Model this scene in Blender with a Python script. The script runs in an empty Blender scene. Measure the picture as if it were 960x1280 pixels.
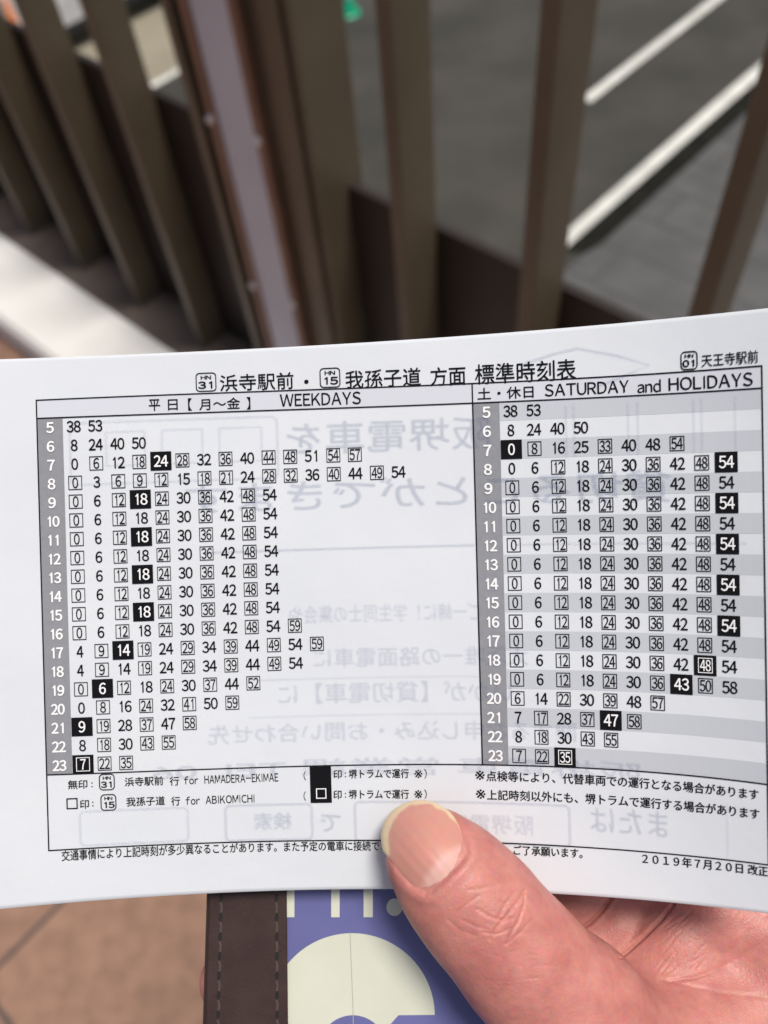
import bpy, bmesh, math, random
import numpy as np
from mathutils import Vector, Matrix

random.seed(4)
rng = np.random.default_rng(7)
sc = bpy.context.scene
col = sc.collection

# ------------------------------------------------------------------ camera
FPX, CX, CY = 1036.0, 480.0, 640.0            # focal length / centre in photo pixels (960x1280)
K = 0.8276                                     # metres per layout unit of the footbridge
H = 1.45 * K                                   # phone height above the deck
dn = np.array([95.0, 730.0, FPX]); dn /= np.linalg.norm(dn)
up = -dn
fy = np.array([0, 0, 1.0]) - up * up[2]; fy /= np.linalg.norm(fy)
fx = np.cross(fy, up)
RW = np.stack([fx, fy, up])                    # camera (x right, y down, z forward) -> world
CAM = np.array([0, 0, H])
cam = bpy.data.objects.new('camera', bpy.data.cameras.new('camera'))
col.objects.link(cam)
rot = np.stack([RW @ [1, 0, 0], RW @ [0, -1, 0], RW @ [0, 0, -1]], axis=1)
cam.matrix_world = Matrix.Translation(Vector(CAM)) @ Matrix(rot.tolist()).to_4x4()
cd = cam.data
cd.sensor_fit = 'VERTICAL'; cd.sensor_height = 36.0; cd.lens = 36.0 * FPX / 1280
cd.clip_start = 0.01; cd.clip_end = 3000
cd.dof.use_dof = True; cd.dof.focus_distance = 0.156; cd.dof.aperture_fstop = cd.lens / 2.2
sc.camera = cam

# ------------------------------------------------------------------ light
SUN_EL, SUN_AZ = math.radians(76), math.radians(98)     # azimuth clockwise from +Y
w = bpy.data.worlds.new('World'); sc.world = w; w.use_nodes = True
nt = w.node_tree; bg = nt.nodes['Background']
sky = nt.nodes.new('ShaderNodeTexSky'); sky.sky_type = 'NISHITA'; sky.sun_disc = False
sky.sun_elevation = SUN_EL; sky.sun_rotation = SUN_AZ
sky.air_density = 1.0; sky.dust_density = 5.0; sky.ozone_density = 1.0
nt.links.new(sky.outputs[0], bg.inputs[0]); bg.inputs[1].default_value = 0.075
sun = bpy.data.objects.new('sun', bpy.data.lights.new('sun', 'SUN')); col.objects.link(sun)
sun.data.energy = 3.2; sun.data.angle = math.radians(16); sun.data.color = (1, 0.95, 0.88)
sd = Vector((math.sin(SUN_AZ) * math.cos(SUN_EL), math.cos(SUN_AZ) * math.cos(SUN_EL), math.sin(SUN_EL)))
sun.rotation_euler = sd.to_track_quat('Z', 'Y').to_euler()
sc.cycles.transparent_max_bounces = 24
sc.view_settings.view_transform = 'Standard'; sc.view_settings.look = 'None'
sc.view_settings.gamma = 1; sc.view_settings.exposure = 0.1; sc.view_settings.use_curve_mapping = False

# ------------------------------------------------------------------ helpers
E_ = np.array([-0.66982012, 0.74252341, 0.0])  # along the railing, away to the left
N_ = np.array([0.74252341, 0.66982012, 0.0])   # outward across the railing


def B(s, n, z):                                # footbridge layout coordinates -> world
    return E_ * s * K + N_ * n * K + np.array([0, 0, z * K])


def cm(px, py, d):                             # a point seen at photo pixel px,py at depth d mm -> world
    px = np.asarray(px, float); py = np.asarray(py, float); d = np.asarray(d, float)
    c = np.stack([(px - CX) / FPX * d, (py - CY) / FPX * d, d + 0 * px], -1) * 1e-3
    return c @ RW.T + CAM


def tag(o, label=None, cat=None, group=None, kind=None):
    if label: o['label'] = label
    if cat: o['category'] = cat
    if group: o['group'] = group
    if kind: o['kind'] = kind
    return o


def empty(name, loc=(0, 0, 0), rz=0):
    o = bpy.data.objects.new(name, None); col.objects.link(o)
    o.location = loc; o.rotation_euler = (0, 0, rz); o.empty_display_size = 0.02
    return o


def mesh(name, verts, faces, mat, parent=None, smooth=False):
    me = bpy.data.meshes.new(name)
    me.from_pydata([tuple(map(float, v)) for v in verts], [], [tuple(map(int, f)) for f in faces])
    me.materials.append(mat); me.update()
    if smooth: me.polygons.foreach_set('use_smooth', [True] * len(me.polygons))
    o = bpy.data.objects.new(name, me); col.objects.link(o)
    if parent:
        o.parent = parent
        bpy.context.view_layer.update()
        o.matrix_parent_inverse = parent.matrix_world.inverted()
    return o


def from_bm(name, bm, mat, parent=None, smooth=False):
    me = bpy.data.meshes.new(name); bm.to_mesh(me); bm.free(); me.materials.append(mat)
    if smooth: me.polygons.foreach_set('use_smooth', [True] * len(me.polygons))
    o = bpy.data.objects.new(name, me); col.objects.link(o)
    if parent:
        o.parent = parent; bpy.context.view_layer.update()
        o.matrix_parent_inverse = parent.matrix_world.inverted()
    return o


def box_bm(bm, s0, s1, n0, n1, z0, z1, bev=0.0, fn=B):
    vs = [bm.verts.new(fn(s, n, z)) for s in (s0, s1) for n in (n0, n1) for z in (z0, z1)]
    fs = [(0, 1, 3, 2), (4, 6, 7, 5), (0, 4, 5, 1), (2, 3, 7, 6), (0, 2, 6, 4), (1, 5, 7, 3)]
    faces = [bm.faces.new([vs[i] for i in f]) for f in fs]
    if bev:
        edges = {e for f in faces for e in f.edges}
        bmesh.ops.bevel(bm, geom=list(edges), offset=bev, segments=2, affect='EDGES', profile=0.5)


def box(name, s0, s1, n0, n1, z0, z1, mat, parent=None, bev=0.0):
    bm = bmesh.new(); box_bm(bm, s0, s1, n0, n1, z0, z1, bev)
    bmesh.ops.recalc_face_normals(bm, faces=bm.faces)
    return from_bm(name, bm, mat, parent)


# ------------------------------------------------------------------ materials
def mat(name, color, rough=0.6, metal=0.0, spec=0.5):
    m = bpy.data.materials.new(name); m.use_nodes = True
    b = m.node_tree.nodes['Principled BSDF']
    b.inputs['Base Color'].default_value = (*color, 1); b.inputs['Roughness'].default_value = rough
    b.inputs['Metallic'].default_value = metal; b.inputs['Specular IOR Level'].default_value = spec
    return m


def noise_mat(name, c0, c1, scale, rough=0.6, bump=0.0, bscale=None, detail=6, spec=0.5, metal=0.0, lo=0.3, hi=0.7,
              stretch=None, bdist=0.001):
    m = mat(name, c0, rough, metal, spec); t = m.node_tree; b = t.nodes['Principled BSDF']
    tc = t.nodes.new('ShaderNodeTexCoord'); src = tc.outputs['Object']
    if stretch:
        mp = t.nodes.new('ShaderNodeMapping'); mp.inputs['Rotation'].default_value = stretch[0]
        mp.inputs['Scale'].default_value = stretch[1]; t.links.new(src, mp.inputs[0]); src = mp.outputs[0]
    n = t.nodes.new('ShaderNodeTexNoise'); n.inputs['Scale'].default_value = scale; n.inputs['Detail'].default_value = detail
    r = t.nodes.new('ShaderNodeValToRGB')
    r.color_ramp.elements[0].color = (*c0, 1); r.color_ramp.elements[1].color = (*c1, 1)
    r.color_ramp.elements[0].position = lo; r.color_ramp.elements[1].position = hi
    t.links.new(src, n.inputs['Vector']); t.links.new(n.outputs['Fac'], r.inputs[0])
    t.links.new(r.outputs[0], b.inputs['Base Color'])
    if bump:
        n2 = t.nodes.new('ShaderNodeTexNoise'); n2.inputs['Scale'].default_value = bscale or scale * 4
        n2.inputs['Detail'].default_value = 5
        bp = t.nodes.new('ShaderNodeBump'); bp.inputs['Strength'].default_value = bump
        bp.inputs['Distance'].default_value = bdist
        t.links.new(src, n2.inputs['Vector']); t.links.new(n2.outputs['Fac'], bp.inputs['Height'])
        t.links.new(bp.outputs[0], b.inputs['Normal'])
    return m


ANG = math.atan2(E_[1], E_[0])                 # heading of the railing


def slab_mat(name, c0, c1, joint, bw, bh, mortar, off, noise_scale, rot_z, rough=0.75, offset=0.0):
    m = mat(name, c0, rough); t = m.node_tree; b = t.nodes['Principled BSDF']
    tc = t.nodes.new('ShaderNodeTexCoord'); mp = t.nodes.new('ShaderNodeMapping'); mp.vector_type = 'TEXTURE'
    mp.inputs['Rotation'].default_value = (0, 0, rot_z); mp.inputs['Location'].default_value = (*off, 0)
    t.links.new(tc.outputs['Object'], mp.inputs[0])
    br = t.nodes.new('ShaderNodeTexBrick'); br.offset = offset; br.inputs['Scale'].default_value = 1
    br.inputs['Brick Width'].default_value = bw; br.inputs['Row Height'].default_value = bh
    br.inputs['Mortar Size'].default_value = mortar; br.inputs['Mortar Smooth'].default_value = 0.2
    n = t.nodes.new('ShaderNodeTexNoise'); n.inputs['Scale'].default_value = noise_scale; n.inputs['Detail'].default_value = 8
    t.links.new(tc.outputs['Object'], n.inputs['Vector'])
    r = t.nodes.new('ShaderNodeValToRGB'); r.color_ramp.elements[0].position = 0.35; r.color_ramp.elements[1].position = 0.65
    r.color_ramp.elements[0].color = (*c0, 1); r.color_ramp.elements[1].color = (*c1, 1)
    t.links.new(n.outputs['Fac'], r.inputs[0])
    mx = t.nodes.new('ShaderNodeMix'); mx.data_type = 'RGBA'
    t.links.new(mp.outputs[0], br.inputs['Vector']); t.links.new(br.outputs['Fac'], mx.inputs[0])
    t.links.new(r.outputs[0], mx.inputs[6]); mx.inputs[7].default_value = (*joint, 1)
    t.links.new(mx.outputs[2], b.inputs['Base Color'])
    return m


M = {}
M['tile'] = slab_mat('terracotta_tile', (0.215, 0.122, 0.082), (0.285, 0.163, 0.11), (0.07, 0.05, 0.045),
                     0.30, 0.30, 0.004, (-0.603, 0.185), 38, ANG)
M['kerb'] = noise_mat('pale_concrete', (0.86, 0.835, 0.79), (0.90, 0.88, 0.84), 14, 0.8, 0.2, 120)
M['brown'] = noise_mat('bronze_paint', (0.102, 0.079, 0.050), (0.134, 0.105, 0.068), 9, 0.42, 0.05, 300)
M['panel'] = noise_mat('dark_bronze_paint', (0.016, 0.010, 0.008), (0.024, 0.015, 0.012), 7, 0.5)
M['rail'] = noise_mat('worn_bronze_rail', (0.115, 0.088, 0.072), (0.16, 0.125, 0.105), 16, 0.6)
M['strip'] = noise_mat('grey_mauve_strip', (0.58, 0.585, 0.64), (0.64, 0.645, 0.70), 8, 0.5)
M['copper'] = noise_mat('copper_trim', (0.19, 0.105, 0.072), (0.25, 0.145, 0.10), 20, 0.38, metal=0.3)
M['bolt'] = mat('bright_bolt', (0.75, 0.70, 0.64), 0.35, 0.2)
M['asphalt'] = noise_mat('asphalt', (0.026, 0.026, 0.021), (0.054, 0.049, 0.040), 0.9, 0.85, 0.4, 60, bdist=0.01)
M['patch'] = noise_mat('asphalt_dark_edge', (0.009, 0.009, 0.007), (0.016, 0.016, 0.012), 5, 0.9, spec=0.1)
M['ground'] = noise_mat('far_ground', (0.10, 0.095, 0.085), (0.15, 0.14, 0.12), 0.3, 0.9)
M['paving'] = slab_mat('tram_paving', (0.068, 0.068, 0.068), (0.092, 0.092, 0.090), (0.060, 0.060, 0.060),
                       3.2, 0.62, 0.03, (0.0, 0.2), 2.5, ANG, 0.85, 0.5)
M['sidewalk'] = noise_mat('beige_pavement', (0.215, 0.195, 0.145), (0.27, 0.245, 0.18), 1.5, 0.85)
M['line'] = noise_mat('road_paint', (0.50, 0.50, 0.46), (0.68, 0.68, 0.63), 4, 0.7)
M['ink'] = mat('black_ink', (0.008, 0.008, 0.010), 0.9, spec=0.05)
M['hour'] = noise_mat('grey_ink', (0.235, 0.24, 0.265), (0.26, 0.265, 0.285), 900, 0.9, spec=0.1)
M['white'] = mat('paper_white_figures', (0.80, 0.80, 0.81), 0.7, spec=0.2)
M['band'] = mat('pale_grey_ink', (0.475, 0.50, 0.54), 0.8, spec=0.1)
M['head'] = mat('pale_lilac_ink', (0.57, 0.585, 0.64), 0.8, spec=0.1)
M['paper'] = noise_mat('white_paper', (0.605, 0.635, 0.675), (0.635, 0.66, 0.695), 45, 0.8, 0.35, 90, spec=0.12, bdist=0.0006)


def ghost_mat(name, color, alpha):
    m = bpy.data.materials.new(name); m.use_nodes = True; t = m.node_tree; t.nodes.clear()
    o = t.nodes.new('ShaderNodeOutputMaterial'); mx = t.nodes.new('ShaderNodeMixShader')
    a = t.nodes.new('ShaderNodeBsdfTransparent'); d = t.nodes.new('ShaderNodeBsdfDiffuse')
    d.inputs[0].default_value = (*color, 1); mx.inputs[0].default_value = alpha
    t.links.new(a.outputs[0], mx.inputs[1]); t.links.new(d.outputs[0], mx.inputs[2]); t.links.new(mx.outputs[0], o.inputs[0])
    return m


M['ghost'] = ghost_mat('reverse_print', (0.22, 0.27, 0.42), 0.043)
M['ghost2'] = ghost_mat('reverse_print_faint', (0.22, 0.26, 0.42), 0.031)
M['leather'] = noise_mat('brown_leather', (0.034, 0.019, 0.017), (0.048, 0.028, 0.025), 160, 0.55, 0.25, 1800, spec=0.25, bdist=0.0003)
M['edge'] = mat('burnished_edge', (0.030, 0.018, 0.014), 0.4)
M['thread'] = noise_mat('brown_thread', (0.050, 0.034, 0.031), (0.075, 0.054, 0.050), 4000, 0.8)
M['hole'] = mat('stitch_hole', (0.006, 0.005, 0.005), 0.8)
M['violet'] = noise_mat('violet_card', (0.105, 0.110, 0.265), (0.135, 0.138, 0.325), 55, 0.27, 0.12, 35, spec=0.45, bdist=0.0008)
M['cream'] = noise_mat('cream_print', (0.55, 0.565, 0.465), (0.61, 0.625, 0.52), 60, 0.27, 0.12, 35, spec=0.45, bdist=0.0008)
M['seam'] = mat('card_seam', (0.36, 0.36, 0.33), 0.5)

# ------------------------------------------------------------------ setting
ZR = -5.6                                      # road level in layout units
Q = (5.6 + 1.45) / (3 + 1.45)                  # measured on a plane at -3, carried to ZR


def sheet(name, s0, s1, n0, n1, z, m, parent=None):
    return mesh(name, [B(s0, n0, z), B(s1, n0, z), B(s1, n1, z), B(s0, n1, z)], [(0, 1, 2, 3)][:1], m, parent)


def flat(name, pts, z, m, parent=None):
    o = mesh(name, [B(s, n, z) for s, n in pts], [tuple(range(len(pts)))], m, parent)
    return o


tag(flat('ground', [(-1500, -1500), (1500, -1500), (1500, 1500), (-1500, 1500)], ZR - 0.02, M['ground']), kind='structure')
road = tag(flat('road', [(2.80 * Q, -60), (8.02 * Q, -60), (8.02 * Q, 260), (2.80 * Q, 260)], ZR, M['asphalt']), kind='structure')
pav = tag(flat('tram_track_paving', [(-6 * Q, -60), (2.80 * Q, -60), (2.80 * Q, 260), (-6 * Q, 260)], ZR - 0.004, M['paving']), kind='structure')
swk = tag(flat('pavement', [(8.02 * Q, -60), (30, -60), (30, 260), (8.02 * Q, 260)], ZR - 0.004, M['sidewalk']), kind='structure')


def painted(s0, s1, n0, n1):
    pts = []
    for n in np.linspace(n0, n1, 60):
        pts.append((s0 * Q + 0.012 * rng.normal() * 0.5, n * Q))
    for n in np.linspace(n1, n0, 60):
        pts.append((s1 * Q + 0.012 * rng.normal() * 0.5, n * Q))
    return flat('painted_line', pts, ZR + 0.005, M['line'], road)


painted(4.04, 4.145, 7.03, 60); painted(2.957, 3.08, 4.95, 60); painted(8.0, 8.09, 4.62, 60)
flat('dark_strip', [(2.755 * Q, 5.25 * Q), (2.80 * Q, 5.08 * Q), (2.953 * Q, 4.98 * Q), (2.953 * Q, 90), (2.77 * Q, 90)], ZR + 0.004, M['patch'], road)  # darker strip between the painted line and the tram paving

deck = box('bridge_deck', -6, 9, -4, 0.475, -0.35, 0, M['tile']); tag(deck, kind='structure')
bmk = bmesh.new()
prof = [(0.477, -0.35), (0.477, 0.075), (0.49, 0.092), (0.671, 0.1), (0.671, -0.35)]
vv = [[bmk.verts.new(B(s, n, z)) for n, z in prof] for s in (-6, 9)]
for i in range(5):
    bmk.faces.new([vv[0][i], vv[0][(i + 1) % 5], vv[1][(i + 1) % 5], vv[1][i]])
bmk.faces.new(vv[0]); bmk.faces.new(vv[1][::-1])
bmesh.ops.recalc_face_normals(bmk, faces=bmk.faces)
kerb = from_bm('kerb', bmk, M['kerb'])
tag(kerb, 'bright off-white concrete kerb running along the foot of the brown railing', 'kerb')

rail = empty('bridge_railing', B(0.9, 0.75, 0.1))
tag(rail, 'dark bronze footbridge railing with deep vertical slats, low solid panel and one wide post', 'railing')
box('bottom_rail', -6, 9, 0.673, 0.83, -0.35, 0.098, M['rail'], rail, 0.004)
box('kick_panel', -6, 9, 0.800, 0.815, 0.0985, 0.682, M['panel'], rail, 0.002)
box('handrail', -6, 9, 0.735, 0.79, 1.62, 1.66, M['brown'], rail, 0.01)
S_ = [0.711, 0.487, 0.261, 0.025, -0.21, -0.445, -0.68, -0.915, -1.15, 1.148, 1.386] + [1.627 + 0.2435 * i for i in range(14)]
proto = None
for s in S_:
    if proto is None:
        proto = box('slat', -0.024, 0, 0.726, 0.7985, 0.0985, 1.618, M['brown'], None, 0.003)
        sl = proto
    else:
        sl = proto.copy(); col.objects.link(sl)
    sl.location = E_ * s * K
    sl.parent = rail
    sl.matrix_parent_inverse = Matrix.Translation(-Vector(rail.location))
post = box('post', 0.872, 1.09, 0.735, 0.836, -0.3, 1.75, M['brown'], rail, 0.004)
# the post stands through the rails: notch by standing proud of them
box('cover_strip', 0.975, 1.068, 0.722, 0.7335, 0.099, 1.6, M['strip'], post, 0.002)
for a, b2 in ((1.068, 1.086), (0.957, 0.975)):
    box('edge_trim', a, b2, 0.716, 0.7335, 0.099, 1.6, M['copper'], post, 0.003)
box('front_lip', 0.885, 0.925, 0.726, 0.7335, 0.099, 1.6, M['brown'], post, 0.003)
for s, z in ((1.077, 0.765), (0.966, 0.767), (1.077, 0.438), (0.966, 0.45), (1.077, 1.09), (0.966, 1.09), (1.077, 0.13)):
    bm = bmesh.new()
    bmesh.ops.create_uvsphere(bm, u_segments=14, v_segments=8, radius=0.0062)
    c = B(s, 0.7155, z)
    for v in bm.verts: v.co = Vector(c) + Vector((v.co.x * 1, v.co.y * 1, v.co.z))
    from_bm('bolt', bm, M['bolt'], post, True)


# ---- white van parked on the pavement below, a traffic cone, a green road post
def ring(bm, prof, seg, loc, close=True):
    rows = []
    for r, z in prof:
        rows.append([bm.verts.new((loc[0] + r * math.cos(2 * math.pi * i / seg), loc[1] + r * math.sin(2 * math.pi * i / seg), loc[2] + z)) for i in range(seg)])
    for a, b in zip(rows[:-1], rows[1:]):
        for i in range(seg): bm.faces.new([a[i], a[(i + 1) % seg], b[(i + 1) % seg], b[i]])
    if close: bm.faces.new(rows[0][::-1]); bm.faces.new(rows[-1])


M['vanwhite'] = noise_mat('van_white_paint', (0.76, 0.78, 0.80), (0.80, 0.81, 0.82), 2, 0.25)
M['glass'] = mat('dark_glass', (0.02, 0.03, 0.035), 0.08)
M['tyre'] = noise_mat('tyre_rubber', (0.02, 0.02, 0.022), (0.03, 0.03, 0.032), 30, 0.8)
M['rim'] = mat('wheel_silver', (0.45, 0.45, 0.47), 0.35, 0.8)
M['red'] = mat('tail_lamp_red', (0.4, 0.02, 0.02), 0.2)
zr = ZR * K + 0.0
van_n0, van_s = 3.5 * Q * K, 9.43 * Q * K


def V(l, wd, h):                               # l along the van (outward), wd away from us, h up, metres
    return E_ * (van_s + wd) + N_ * (van_n0 + l) + np.array([0, 0, zr + h])


van = empty('parked_van', V(2.2, 0.85, 0))
tag(van, 'white van parked lengthwise on the beige pavement below, seen between the left slats', 'van')
outl = [(0.0, 0.30), (0.0, 1.55), (0.12, 1.80), (0.5, 1.88), (2.9, 1.86), (3.25, 1.72), (3.75, 1.12), (4.3, 0.95), (4.4, 0.75), (4.4, 0.30)]
bm = bmesh.new()
lft = [bm.verts.new(V(l, 0.0 + (0.12 if h > 1.2 else 0), h)) for l, h in outl]
rgt = [bm.verts.new(V(l, 1.68 - (0.12 if h > 1.2 else 0), h)) for l, h in outl]
for i in range(len(outl)):
    j = (i + 1) % len(outl); bm.faces.new([lft[i], lft[j], rgt[j], rgt[i]])
bm.faces.new(lft[::-1]); bm.faces.new(rgt)
bmesh.ops.recalc_face_normals(bm, faces=bm.faces)
bmesh.ops.bevel(bm, geom=list(bm.edges), offset=0.045, segments=2, affect='EDGES')
from_bm('body', bm, M['vanwhite'], van, False)
for l0, l1 in ((0.25, 1.15), (1.25, 2.2), (2.3, 3.25)):
    for wd in (0.02, 1.66):
        sgn = 1 if wd < 1 else -1
        mesh('window', [V(l0, wd + sgn * -0.02 + sgn * 0.062, 1.2), V(l1 + (0.2 if l1 > 3 else 0), wd - sgn * 0.02 + sgn * 0.062, 1.2), V(l1 - (0.12 if l1 > 3 else 0), wd + sgn * 0.088, 1.66), V(l0, wd + sgn * 0.088, 1.66)], [(0, 1, 2, 3)], M['glass'], van)
for l in (0.75, 3.55):
    for wd in (-0.01, 1.53):
        wh = empty('wheel', V(l, wd + 0.08, 0.3)); wh.parent = van
        bpy.context.view_layer.update(); wh.matrix_parent_inverse = van.matrix_world.inverted()
        for nm, prof, mm in (('tyre', [(0.2, 0.0), (0.29, 0.0), (0.31, 0.03), (0.31, 0.14), (0.29, 0.16), (0.2, 0.16)], M['tyre']), ('rim', [(0.05, -0.012), (0.17, -0.012), (0.198, 0.02), (0.198, 0.14), (0.05, 0.15)], M['rim'])):
            bm = bmesh.new(); ring(bm, prof, 28, (0, 0, 0))
            for v in bm.verts:
                x, y, z = v.co; v.co = V(l + x, wd + z, 0.312 + y)
            bmesh.ops.recalc_face_normals(bm, faces=bm.faces)
            from_bm(nm, bm, mm, wh, True)
for wd in (0.1, 1.4):
    bm = bmesh.new(); box_bm(bm, wd, wd + 0.18, -0.012, 0.03, 0.8, 1.1, 0.01, fn=lambda s, n, z: V(n, s, z))
    from_bm('tail_light', bm, M['red'], van)
bm = bmesh.new(); box_bm(bm, -0.015, 0.02, 0.1, 4.3, 0.22, 0.36, 0.01, fn=lambda s, n, z: V(n, s, z))
from_bm('side_sill', bm, M['tyre'], van)

M['orange'] = noise_mat('orange_plastic', (0.75, 0.20, 0.03), (0.85, 0.26, 0.05), 6, 0.4)
M['conewhite'] = mat('reflective_white', (0.8, 0.8, 0.78), 0.4)
M['green'] = noise_mat('green_plastic', (0.0, 0.34, 0.17), (0.01, 0.42, 0.22), 8, 0.35)
M['palegreen'] = mat('pale_green_plastic', (0.30, 0.62, 0.50), 0.35)


def cone(name, s, n, label, main, bandm, hs):
    p = B(s * Q, n * Q, ZR) + np.array([0, 0, 0.006])
    root = empty(name, p); tag(root, label, 'traffic cone')
    bm = bmesh.new(); ring(bm, [(0.19, 0.0), (0.19, 0.025), (0.17, 0.04)], 32, p)
    from_bm('base', bm, main, root)
    bm = bmesh.new(); ring(bm, [(0.15, 0.038), (0.135, 0.06), (0.035, 0.70 * hs), (0.02, 0.71 * hs)], 28, p); from_bm('cone_body', bm, main, root, True)
    bm = bmesh.new(); ring(bm, [(0.111, 0.28 * hs), (0.087, 0.44 * hs)], 28, p, False); from_bm('reflective_band', bm, bandm, root, True)
    return root


cone('traffic_cone', 8.99, 3.94, 'tall orange traffic cone cut off by the top left corner of the view', M['orange'], M['conewhite'], 1.75)
cone('traffic_cone', 7.34, 7.06, 'small green traffic cone on the road just right of the wide post', M['green'], M['palegreen'], 0.9)

# ------------------------------------------------------------------ the printed sheet
CURV = [(-60, [(0, 449), (220, 441), (480, 426), (600, 418.5), (820, 400), (960, 385)], 419),
        (0, [(45, 500), (300, 490), (480, 483), (590, 479.7), (780, 469), (952, 457)], 479.7),
        (1, [(45, 523), (300, 514), (480, 508), (590, 504), (780, 495), (952, 485)], 504),
        (2, [(59, 969), (200, 963), (330, 959), (480, 956.5), (602, 956.2), (720, 959), (817, 965), (960, 981)], 956.3),
        (3, [(61, 1063), (240, 1055), (440, 1050.5), (610, 1052), (700, 1057), (803, 1066), (960, 1080.5)], 1052),
        (4, [(0, 1136), (150, 1124), (260, 1117), (440, 1111.5), (560, 1111), (695, 1117), (830, 1129), (960, 1141)], 1111)]
VL = np.array([c[2] for c in CURV], float)
PF = [np.polyfit(*zip(*[((x - 480) / 480, y) for x, y in c[1]]), 3) for c in CURV]


def tiltf(u):
    return np.interp(u, [45, 590, 952], [13.2, 13.0, 7.5])


def M2(u, v):                                  # sheet coordinates -> photo pixels
    u = np.asarray(u, float); v = np.asarray(v, float)
    x = u + tiltf(u) * (v - 480) / 480
    ys = np.stack([np.polyval(p, (x - 480) / 480) for p in PF], 0)
    i = np.clip(np.searchsorted(VL, v) - 1, 0, len(VL) - 2)
    t = (v - VL[i]) / (VL[i + 1] - VL[i])
    ya = np.take_along_axis(ys, i[None], 0)[0]; yb = np.take_along_axis(ys, i[None] + 1, 0)[0]
    return x, ya + (yb - ya) * t


def UV(px, py):                                # photo pixel -> sheet coordinates
    u, v = float(px), float(py)
    for _ in range(12):
        x, y = M2(np.array([u]), np.array([v])); u += px - x[0]; v += py - y[0]
    return u, v


def depth(px, py):                             # the sheet bows towards the viewer on the right
    px = np.asarray(px, float)
    d = 160 - 16.0 * np.clip((px - 330) / 622, 0, None) ** 2.3
    py = np.asarray(py, float)
    d = d + 0.22 * np.sin(px / 61 + py / 140) + 0.15 * np.sin(py / 47 - px / 97)
    d = d + 1.0 * np.exp(-((px - 545) ** 2 + (py - 1085) ** 2) / 70 ** 2)
    return d - 2.0 * np.clip((250 - px) / 250, 0, None) ** 2


def S3(u, v, layer=0):
    x, y = M2(u, v)
    return cm(x, y, depth(x, y) - 0.028 * np.asarray(layer))


U0, U1 = -34.0, 992.0
us = np.linspace(U0, U1, 90); vs_ = np.concatenate([np.linspace(a, b, 14)[:-1] for a, b in zip(VL[:-1], VL[1:])] + [[VL[-1]]])
UU, VV = np.meshgrid(us, vs_)
x, y = M2(UU.ravel(), VV.ravel()); front = cm(x, y, depth(x, y)); back = cm(x, y, depth(x, y) + 0.11)
nu, nv = len(us), len(vs_); NP = nu * nv
F = []
for j in range(nv - 1):
    for i in range(nu - 1):
        a = j * nu + i
        F.append((a, a + nu, a + nu + 1, a + 1)); F.append((NP + a, NP + a + 1, NP + a + nu + 1, NP + a + nu))
bd = [i for i in range(nu)] + [j * nu + nu - 1 for j in range(1, nv)] + [(nv - 1) * nu + i for i in range(nu - 2, -1, -1)] + [j * nu for j in range(nv - 2, 0, -1)]
for a, b in zip(bd, bd[1:] + bd[:1]): F.append((a, b, NP + b, NP + a))
sheet_o = mesh('timetable_sheet', np.concatenate([front, back]), F, M['paper'], None, True)
tag(sheet_o, 'white printed tram timetable sheet with two tables of departure times, held under the thumb', 'timetable')


class Acc:                                     # gathers 2D print in sheet coordinates
    def __init__(s): s.v, s.f, s.n = [], [], 0

    def add(s, pts, faces, lz=0.0):
        pts = np.asarray(pts, float)
        if pts.shape[1] == 2: pts = np.c_[pts, np.full(len(pts), lz)]
        s.v.append(pts); s.f += [tuple(i + s.n for i in f) for f in faces]; s.n += len(pts)

    def rect(s, u0, v0, u1, v1, step=14.0):
        a = max(1, int(abs(u1 - u0) / step)); b = max(1, int(abs(v1 - v0) / step))
        U, V_ = np.meshgrid(np.linspace(u0, u1, a + 1), np.linspace(v0, v1, b + 1))
        s.add(np.stack([U.ravel(), V_.ravel()], 1), [(j * (a + 1) + i, j * (a + 1) + i + 1, (j + 1) * (a + 1) + i + 1, (j + 1) * (a + 1) + i) for j in range(b) for i in range(a)])

    def frame(s, u0, v0, u1, v1, t):
        s.rect(u0, v0, u1, v0 + t); s.rect(u0, v1 - t, u1, v1); s.rect(u0, v0 + t, u0 + t, v1 - t); s.rect(u1 - t, v0 + t, u1, v1 - t)

    def stroke(s, pts, t):
        pts = np.asarray(pts, float); P = []
        for k in range(len(pts)):
            a = pts[max(0, k - 1)]; b = pts[min(len(pts) - 1, k + 1)]; dd = b - a; dd /= np.linalg.norm(dd) + 1e-9
            nn = np.array([-dd[1], dd[0]]) * t / 2; P += [pts[k] + nn, pts[k] - nn]
        s.add(P, [(2 * k, 2 * k + 1, 2 * k + 3, 2 * k + 2) for k in range(len(pts) - 1)])

    def rframe(s, u0, v0, u1, v1, t, r):
        P = []
        for cx_, cy_, a0 in ((u1 - r, v0 + r, -90), (u1 - r, v1 - r, 0), (u0 + r, v1 - r, 90), (u0 + r, v0 + r, 180)):
            for k in range(6):
                a = math.radians(a0 + 18 * k); P.append((cx_ + r * math.cos(a), cy_ + r * math.sin(a)))
        P.append(P[0]); Q2 = []
        for k in range(len(P) - 1):
            Q2 += [tuple(np.array(P[k]) + (np.array(P[k + 1]) - np.array(P[k])) * t2) for t2 in np.linspace(0, 1, 1 + max(1, int(np.hypot(P[k + 1][0] - P[k][0], P[k + 1][1] - P[k][1]) / 10)))[:-1]]
        Q2.append(Q2[0]); s.stroke(Q2, t)

    def build(s, name, m, layer, parent, fn=S3):
        v = np.concatenate(s.v); return mesh(name, fn(v[:, 0], v[:, 1], layer + v[:, 2]), s.f, m, parent)


_tc = {}


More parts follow.
